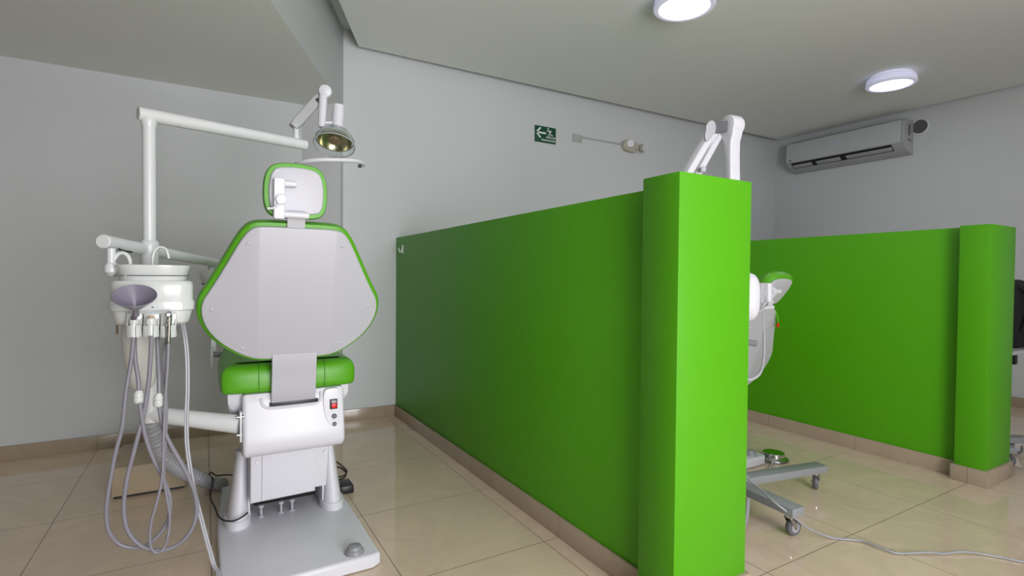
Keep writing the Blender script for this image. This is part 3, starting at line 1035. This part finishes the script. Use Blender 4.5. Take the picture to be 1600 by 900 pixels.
def leg(p_in, p_out, w, parent, yaw):
    d = (p_out - p_in); d.z = 0
    u = d.normalized(); n = Vector((-u.y, u.x, 0))
    bb = nb()
    ring = []
    for p, ww in ((p_in, w), (p_out, w)):
        ring.append([p + n * a * ww / 2 + Vector((0, 0, z)) for a, z in ((-1, LT - .036), (1, LT - .036), (1, LT), (-1, LT))])
    loft(bb, ring)
    bmesh.ops.bevel(bb, geom=bb.edges[:], offset=.003, segments=2, profile=.5, affect='EDGES')
    lg = obj('leg', bb, 'cart_grey', parent)
    caster(p_out - u * .04, lg, yaw)
    return lg


def caster(c, parent, yaw):
    r, w = .037, .022
    f = Vector((math.cos(yaw), math.sin(yaw), 0))      # rolling direction
    s = Vector((-f.y, f.x, 0))
    hub = Vector((c.x, c.y, 0)) - f * .018 + Vector((0, 0, r))
    bb = nb()
    lathe(bb, [(.0, -w / 2), (r * .62, -w / 2), (r * .7, -w / 2 - .001), (r * .9, -w / 2), (r, -w / 2 + .005), (r, w / 2 - .005), (r * .9, w / 2), (r * .7, w / 2 + .001), (r * .62, w / 2), (0, w / 2)], hub, s, 28, cap0=False, cap1=False)
    obj('caster_wheel', bb, 'dark_grey', parent)
    bb = nb()
    for sg in (-1, 1):
        lathe(bb, [(r * .60, 0), (r * .60, .003), (.008, .005), (0, .005)], hub + s * (w / 2 * sg), s * sg, 20, cap1=False)
    obj('wheel_disc', bb, 'pale_hose', parent)
    bb = nb()
    topc = Vector((c.x, c.y, r * 2 + .006))
    cyl(bb, topc, topc + Vector((0, 0, .012)), .019, .021, 20)
    cyl(bb, topc, Vector((c.x, c.y, LT - .034)), .006, .006, 12)
    for sg in (-1, 1):
        o2 = s * (sg * (w / 2 + .005))
        slab(bb, [(-.020, .002), (.020, .002), (.008, -.05), (-.008, -.05)], -.0012, .0012, 0, lambda u, v, d: Vector((hub.x, hub.y, topc.z)) + f * (u + .016 * (1 + v / .05)) + Vector((0, 0, v)) + o2 + s * d)
    cyl(bb, hub - s * .02, hub + s * .02, .004, .004, 10)
    obj('caster_fork', bb, 'chrome', parent)


hub0 = Vector((HX, HYc, 0))
oA = Vector((2.80, 1.545, 0))
oB = Vector((2.165, 1.285, 0))
leg(hub0 + Vector((.03, -.02, 0)), oA, .075, t, R(215))
leg(hub0 + Vector((0, -.03, 0)), oB, .075, t, R(170))
leg(hub0 + Vector((-.03, .02, 0)), Vector((1.86, 1.96, 0)), .075, t, R(40))
leg(hub0 + Vector((.03, .03, 0)), Vector((2.3, 2.05, 0)), .075, t, R(60))
b = nb()
rr_loft(b, HX, HYc, [(.10, .085, .085, .05), (.15, .085, .085, .05), (.158, .08, .08, .05), (.165, .05, .05, .045)])
obj('hub', b, 'cart_grey', t)
zc_ = at(1145, 285, HYc - .02).z
b = nb(); cyl(b, (HX, HYc, .15), (HX, HYc, zc_ - .02), .024, .024, 24); obj('column', b, 'white_metal', t)
# upright front arm (rounded bar), from below the pillar top up to the elbow
YM = 1.66


def bar(p, q, w, dpt, n=6, dirx=None):
    bb = nb()
    d = (q - p).normalized()
    x, y, _ = frame(d, Vector((0, 1, 0)))
    rings = []
    for f, k in ((0, .85), (.01, 1), (.99, 1), (1, .85)):
        c = p + (q - p) * f
        rings.append([c + x * (u * k) + y * (v * k) for u, v in rrect(w / 2, dpt / 2, min(w, dpt) * .25, 3)])
    loft(bb, rings)
    return bb


rot = Matrix.Rotation(R(-8), 3, 'Z')
b = nb()
ab, at_ = at(1145.5, 330, YM), at(1143, 192, YM)
rings = []
for f, w in ((0, .038), (.05, .04), (.6, .042), (.78, .05), (.86, .078), (1.0, .092)):
    c = ab + (at_ - ab) * f
    rings.append([c + rot @ Vector((u, v, 0)) for u, v in rrect(.031, w / 2, .008, 4)])
loft(b, rings)
obj('upright_arm', b, 'white_gloss', t, ang=25)
b = nb()
e_ax = rot @ Vector((-1, 0, 0))
lathe(b, [(.040, -.036), (.046, -.033), (.049, -.026), (.049, .026), (.046, .033), (.040, .036)], at(1144, 197, YM), e_ax, 36)
obj('elbow_joint', b, 'white_gloss', t)
b = nb(); p = at(1136, 197, YM + .01); q = at(1111, 202, YM + .02)
obj('elbow_bracket', bar(p, q, .05, .03), 'dark_grey', t)
# pair of parallel link bars going down to the lamp head
p, q = at(1110, 208, YM + .02), at(1056, 300, YM + .02)
b = bar(p, q, .034, .05); link = obj('link_bar', b, 'white_gloss', t)
b = nb(); cyl(b, at(1056, 300, YM + .02) - Vector((.03, 0, 0)), at(1072, 300, YM + .06) + Vector((.03, 0, 0)), .028, .028, 24, .004); obj('link_pivot', b, 'white_gloss', t)
p, q = at(1121, 212, YM + .06), at(1072, 300, YM + .06)
b = bar(p, q, .034, .045); obj('link_bar', b, 'white_gloss', t)
b = nb(); sd = (at(1104, 190, YM) - at(1104, 222, YM))
pa, pb = at(1112, 196, YM), at(1103, 216, YM)
x, y, d = frame(pa - pb, Vector((0, 1, 0)))
OL = [(.034 * math.cos(a) * (1 if math.sin(a) > 0 else .75), .055 * math.sin(a)) for a in [2 * PI * k / 28 for k in range(28)]]
cc = (pa + pb) / 2
slab(b, OL, 0, .02, .006, lambda u, v, dd_: cc + x * u + d * v + Vector((-.5, -.85, 0)) * dd_)
obj('joint_cover', b, 'white_satin', t)
b = nb(); cyl(b, at(1094, 266, YM + .03), at(1100, 264, YM + .0), .012, .014, 18, .003); obj('knob', b, 'white_satin', t)
# the tube head with its yoke, hanging at the right of the pillar
hY = 1.52
hc = at(1163, 464, hY)
b = nb()
rings = []
for k in range(13):
    f = k / 12
    z = hc.z + .118 - .236 * f
    w = .062 * (max(0.0, 1 - (abs(2 * f - 1)) ** 3.2) ** .5) * .86 + .003
    rings.append([Vector((hc.x, hY, z)) + Vector((w * math.cos(2 * PI * j / 24), w * 1.25 * math.sin(2 * PI * j / 24), 0)) for j in range(24)])
loft(b, rings)
head = obj('tube_head', b, 'white_gloss', t, ang=70)
yk = at(1187, 456, hY + .12)
b = nb(); box(b, yk.x - .03, yk.x + .0, yk.y - .03, yk.y + .03, yk.z - .055, yk.z + .045, .006); obj('head_yoke', b, 'white_satin', t)
b = nb(); k2 = at(1195, 456, hY + .12); box(b, k2.x - .018, k2.x + .014, k2.y - .035, k2.y + .035, k2.z - .05, k2.z + .045, .009, 3); obj('yoke_cover', b, 'white_gloss', t)
b = nb(); p = at(1176, 478, hY + .12); cyl(b, (hc.x + .02, hY + .06, hc.z + .01), (k2.x - .01, k2.y, hc.z + .01), .02, .02, 16)
tube(b, [Vector((hc.x, hY + .03, hc.z + .02)), Vector((hc.x - .05, hY + .08, hc.z + .16)), Vector((hc.x - .1, hY + .12, hc.z + .3)), at(1060, 296, YM + .04)], .02, 14)
obj('head_arm', b, 'white_satin', t)
b = nb(); cyl(b, at(1160, 534, hY + .08), at(1184, 537, hY + .02), .0135, .0155, 20, .004)
obj('push_handle', b, 'grey_plastic', t)
b = nb(); box(b, HX - .2, HX + .0, HYc - .1, HYc + .02, at(1160, 545, hY + .08).z, at(1160, 522, hY + .08).z, .01)
box(b, HX - .05, HX + .02, HYc - .05, HYc + .02, at(1160, 560, 1.6).z, at(1160, 522, hY + .08).z, .01)
obj('control_box', b, 'white_satin', t)
# coiled cord
b = nb()
cp = [at(1193, 474, hY + .11), at(1193.5, 500, hY + .10), at(1193.5, 520, hY + .10), at(1194, 540, hY + .10), at(1193, 562, hY + .10), at(1189, 580, hY + .10), at(1180, 590, hY + .09), at(1168, 593, hY + .07), at(1150, 585, hY + .06), at(1146, 540, hY + .12)]
tube(b, cp[:3], .0028, 8)
cs = spline(cp[2:], .0016)
tube(b, cs, .007, 10, False, rad=lambda i, n: .0062 + .0018 * math.sin(i * 1.35))
obj('coiled_cord', b, 'white_satin', t, ang=180)
b = nb(); tube(b, [Vector((HX - .05, HYc - .15, LT - .04)), at(1168, 790, 1.5), at(1166, 810, 1.47), at(1160, 830, 1.43)], .009, 10); obj('cable', b, 'pale_hose', t)

# mains cable of the stand, over its legs and across the floor
b = nb()
P = [Vector((2.16, 1.74, .30)), atz(1166, 745, .20), atz(1187, 763, .172), atz(1208, 783, .148), atz(1226, 797, .12), atz(1252, 817, .07), atz(1272, 830, .03), atz(1300, 840, .006), atz(1318, 842.5, .006), atz(1345, 845, .008), atz(1372, 854, .012), atz(1400, 864, .008), atz(1425, 864, .008), atz(1450, 863, .012), atz(1475, 865, .006), atz(1500, 862, .012), atz(1525, 864, .008), atz(1560, 870, .006), atz(1600, 878, .006), Vector((2.9, .55, .006)), Vector((3.1, .2, .006))]
tube(b, P, .0042, 10)
tag(obj('floor_cable', b, 'pale_hose'), 'pale grey cable snaking over the tiled floor at lower right', 'cable')

# ------------------------------------------------------------------ trolley and backpack at the far right
t = thing('equipment_trolley', 'wheeled trolley with grey legs mostly hidden behind the right green pillar', 'trolley', (4.32, 1.33, 0))
tc_ = Vector((4.30, 1.36, 0))
lgo = Vector((4.51, 1.215, 0))
LT0 = LT
LT = .115
leg(tc_, lgo, .075, t, R(-70))
leg(tc_, Vector((4.09, 1.51, 0)), .075, t, R(40))
leg(tc_, Vector((4.5, 1.55, 0)), .075, t, R(10))
leg(tc_, Vector((4.12, 1.18, 0)), .075, t, R(70))
LT = LT0
zs_ = at(1590, 546, 1.27).z
b = nb(); cyl(b, (4.30, 1.36, .1), (4.30, 1.36, zs_ - .02), .03, .03, 20); obj('column', b, 'cart_grey', t)
b = nb(); box(b, 4.12, 5.02, 1.24, 1.6, zs_ - .025, zs_, .006); obj('shelf', b, 'white_satin', t)
b = nb(); p = at(1586, 560, 1.26); box(b, p.x - .03, p.x + .012, 1.25, 1.27, at(1586, 569, 1.26).z, zs_ - .01, .003); obj('bracket', b, 'black_plastic', t)
t = thing('backpack', 'black backpack sitting on the trolley at the right edge of the photo', 'backpack', (4.76, 1.4, zs_))
bx, by = 4.77, 1.40
ztp = at(1594, 437, by).z
bh = ztp - zs_
b = nb()
rr_loft(b, bx, by, [(zs_ + .001, .20, .10, .04), (zs_ + .02, .215, .125, .05), (zs_ + bh * .5, .22, .13, .06), (zs_ + bh * .75, .215, .12, .06), (zs_ + bh * .88, .19, .10, .06), (zs_ + bh * .96, .15, .08, .05), (ztp, .09, .04, .03)])
obj('main_bag', b, 'black_fabric', t, ang=60)
b = nb(); box(b, bx - .13, bx + .16, by - .165, by - .1, zs_ + .02, zs_ + bh * .45, .02, 4); obj('front_pocket', b, 'black_fabric', t)
b = nb(); tube(b, [(bx - .12, by - .142, zs_ + bh * .52), (bx, by - .146, zs_ + bh * .54), (bx + .14, by - .142, zs_ + bh * .52)], .004, 8); obj('zip', b, 'steel', t)
b = nb(); tube(b, [(bx - .15, by - .1, zs_ + bh * .9), (bx - .13, by - .15, zs_ + bh * .75), (bx - .17, by - .155, zs_ + bh * .5), (bx - .19, by - .13, zs_ + bh * .25)], .014, 10); obj('shoulder_strap', b, 'black_fabric', t)

# ------------------------------------------------------------------ wall fittings
t = thing('exit_sign', 'green emergency route sign with white arrow and running figure on the back wall', 'sign', (2.70, YB, 2.408))
sx0, sx1, sz0, sz1 = 2.585, 2.818, 2.334, 2.482
b = nb(); box(b, sx0, sx1, YB - .004, YB, sz0, sz1, .0008); obj('sign_plate', b, 'sign_green', t)


def flat(bm, P, y0, y1):
    return slab(bm, P, y0, y1, 0, lambda u, v, d: Vector((u, d, v)), r1=0)


ys0, ys1 = YB - .0052, YB - .0038
b = nb()
az = 2.421


def stroke(bm, x0, z0, x1, z1, w):
    d = Vector((x1 - x0, z1 - z0)).normalized() * w / 2
    n = Vector((-d.y, d.x))
    a, c = Vector((x0, z0)), Vector((x1, z1))
    P = [tuple(a + n), tuple(a - d * .7 + n * .6), tuple(a - d * .7 - n * .6), tuple(a - n), tuple(c - n), tuple(c + d * .7 - n * .6), tuple(c + d * .7 + n * .6), tuple(c + n)]
    flat(bm, P, ys0, ys1)


stroke(b, 2.602, az, 2.703, az, .016)
stroke(b, 2.602, az, 2.645, az + .042, .016)
stroke(b, 2.602, az, 2.645, az - .042, .016)
obj('arrow', b, 'sign_white', t)
b = nb()
FS = lambda x, z: (2.745 + (x - 2.745) * .9, 2.474 + (z - 2.474) * .84)
ccx, ccz = FS(2.728, 2.463)
flat(b, [(ccx + .0075 * math.cos(2 * PI * k / 14), ccz + .0075 * math.sin(2 * PI * k / 14)) for k in range(14)], ys0, ys1)
for x0, z0, x1, z1, w in ((2.741, 2.446, 2.751, 2.42, .016), (2.741, 2.449, 2.724, 2.437, .008), (2.724, 2.437, 2.714, 2.442, .007),
                          (2.745, 2.449, 2.765, 2.445, .008), (2.765, 2.445, 2.768, 2.432, .007), (2.751, 2.418, 2.737, 2.406, .010),
                          (2.737, 2.406, 2.738, 2.388, .009), (2.753, 2.418, 2.765, 2.400, .010), (2.765, 2.400, 2.783, 2.398, .009)):
    stroke(b, *FS(x0, z0), *FS(x1, z1), w)
obj('running_figure', b, 'sign_white', t)
MT = lambda x, z: Matrix.Translation((x, YB - .0046, z)) @ Matrix.Rotation(R(90), 4, 'X')
text('lettering', 'RUTA DE', .0235, MT(2.808, 2.387), 'sign_white', t, align='RIGHT', bold=.0006)
text('lettering', 'EVACUACION', .0235, MT(2.810, 2.358), 'sign_white', t, align='RIGHT', bold=.0006)

jx0, jx1 = 3.010, 3.122
t = thing('cable_duct', 'white junction plate with thin surface conduit between exit sign and emergency lamp', 'conduit', (3.066, YB, 2.43))
b = nb(); box(b, jx0, jx1, YB - .008, YB, 2.39, 2.465, .002); obj('junction_plate', b, 'conduit', t)
b = nb(); box(b, jx1, 3.625, YB - .012, YB, 2.438, 2.452, .001); obj('conduit', b, 'conduit', t)

t = thing('emergency_lamp', 'small ivory emergency lamp with two round heads on the back wall', 'emergency lamp', (3.74, YB, 2.43))
b = nb()
slab(b, chaikin([(3.612, 2.44), (3.625, 2.395), (3.68, 2.375), (3.78, 2.375), (3.815, 2.39), (3.815, 2.46), (3.77, 2.485), (3.66, 2.49), (3.622, 2.475)], 2), YB - .055, YB, .014, lambda u, v, d: Vector((u, d, v)), r1=0)
obj('lamp_body', b, 'ivory', t, ang=60)
for cx_, cz_, axx in ((3.685, 2.448, (-.45, -1, 0)), (3.853, 2.425, (.5, -.75, 0))):
    b = nb(); c0 = Vector((cx_, YB - .055, cz_)); lathe(b, [(.02, -.03), (.03, -.02), (.041, .0), (.043, .014), (.040, .02)], c0, axx, 28); hd = obj('lamp_head', b, 'ivory', t)
    b = nb(); lathe(b, [(.038, .015), (.036, .022), (.02, .025), (0, .026)], c0, axx, 28, cap1=False); obj('lens', b, 'lens_clear', hd)
b = nb(); box(b, 3.76, 3.785, YB - .058, YB - .05, 2.40, 2.406); obj('status_mark', b, 'print_grey', t)

# air conditioner on the right wall
t = thing('air_conditioner', 'white wall-mounted split air conditioner high on the right wall', 'air conditioner', (XR, 3.15, 2.5))
y0_, y1_ = 2.555, 3.77
prof = [(XR, 2.705), (XR - .12, 2.705), (XR - .17, 2.698), (XR - .195, 2.68), (XR - .205, 2.64), (XR - .208, 2.50), (XR - .19, 2.455), (XR - .12, 2.40), (XR - .05, 2.37), (XR, 2.365)]
b = nb(); slab(b, prof, y0_, y1_, .008, lambda u, v, d: Vector((u, d, v)))
body_ = obj('casing', b, 'ac_trim', t)
b = nb(); prof2 = [(XR - .10, 2.711), (XR - .17, 2.705), (XR - .203, 2.688), (XR - .213, 2.64), (XR - .216, 2.50), (XR - .205, 2.47), (XR - .19, 2.478), (XR - .19, 2.65), (XR - .1, 2.69)]
slab(b, prof2, y0_ + .03, y1_ - .008, .006, lambda u, v, d: Vector((u, d, v))); obj('front_cover', b, 'ac_white', t)
b = nb()
sl = Vector((.07, -.055)).normalized()
box(b, 0, .085, y0_ + .11, y1_ - .06, -.004, .003, M=Matrix.Translation((XR - .197, 0, 2.461)) @ Matrix.Rotation(math.atan2(.058, .078), 4, 'Y')); obj('outlet_slot', b, 'black_plastic', body_)
segs = ((y0_ + .13, y0_ + .56), (y0_ + .66, y0_ + .90), (y0_ + .95, y1_ - .075))
segs = ((y0_ + .12, y0_ + .55), (y0_ + .62, y0_ + .87), (y0_ + .93, y1_ - .075))
for ya, yb in segs:
    b = nb()
    box(b, 0, .05, ya, yb, -.016, -.006, .002, M=Matrix.Translation((XR - .178, 0, 2.448)) @ Matrix.Rotation(math.atan2(.058, .078) - .15, 4, 'Y'))
    n_ = 3
    for k in range(n_ + 1):
        yy = ya + (yb - ya) * k / n_
        box(b, 0, .035, yy - .004, yy + .004, -.014, .012, 0, M=Matrix.Translation((XR - .176, 0, 2.448)) @ Matrix.Rotation(math.atan2(.058, .078), 4, 'Y'))
    obj('louvre', b, 'ac_trim', body_)
b = nb(); cy_, cz_ = 3.18, 2.60
for k in range(4):
    a = PI / 4 + k * PI / 2
    c = Vector((0, cy_ + .011 * math.cos(a), cz_ + .011 * math.sin(a)))
    flat_ = [(c.y + .008 * math.cos(a2), c.z + .008 * math.sin(a2)) for a2 in (0, PI / 2, PI, 3 * PI / 2)]
    slab(b, flat_, XR - .2185, XR - .216, 0, lambda u, v, d: Vector((d - (.001 if v > 2.6 else 0) * 0, u, v)), r1=0)
obj('emblem', b, 'blue_mark', t)
b = nb(); box(b, XR - .219, XR - .214, y1_ - .075, y1_ - .045, 2.487, 2.497); obj('rating_mark', b, 'print_grey', t)
b = nb(); box(b, XR - .11, XR - .08, y0_ - .003, y0_ + .004, 2.545, 2.65); box(b, XR - .11, XR - .085, y0_ - .003, y0_ + .004, 2.49, 2.515); box(b, XR - .06, XR - .045, y0_ - .003, y0_ + .004, 2.49, 2.51); obj('side_slot', b, 'dark_grey', body_)

t = thing('round_vent', 'round wall vent with dark mesh beside the air conditioner', 'vent', (XR, 2.503, 2.633))
b = nb(); lathe(b, [(.083, 0), (.083, .006), (.079, .012), (.069, .012), (.066, .004)], (XR, 2.503, 2.633), (-1, 0, 0), 40, cap1=False); obj('vent_ring', b, 'white_metal', t)
b = nb(); lathe(b, [(.066, .0), (.066, .005), (.0, .006)], (XR, 2.503, 2.633), (-1, 0, 0), 36, cap1=False); obj('mesh', b, 'vent_grey', t)


# ceiling lamps
def ceiling_lamp(x, y, label):
    t = thing('ceiling_lamp', label, 'ceiling light', (x, y, ZP), 'round ceiling lamps')
    b = nb()
    lathe(b, [(.150, 0), (.155, -.01), (.155, -.016), (.166, -.02), (.172, -.026), (.172, -.036), (.165, -.038), (.165, -.040), (.174, -.043), (.176, -.052), (.168, -.055), (.168, -.057), (.177, -.060), (.178, -.074), (.172, -.08), (.150, -.082), (.148, -.078)], (x, y, ZP), n=56, cap1=False)
    obj('ribbed_ring', b, 'lamp_ring', t)
    b = nb(); lathe(b, [(.150, -.079), (.140, -.083), (.1, -.086), (.0, -.087)], (x, y, ZP), n=48, cap0=False, cap1=False)
    obj('diffuser', b, 'lamp_diffuser', t)
    l = area('lamp_light', (x, y, ZP - .092), (0, 0, 0), .28, .28, LAMP_POWER, (.86, .86, 1.0), 'DISK')
    l.parent = t
    l.location = (0, 0, -.092)
    return t


ceiling_lamp(2.485, 2.235, 'round lit ceiling lamp cut by the top edge of the photo')
ceiling_lamp(4.926, 2.218, 'round lit ceiling lamp near the air conditioner')
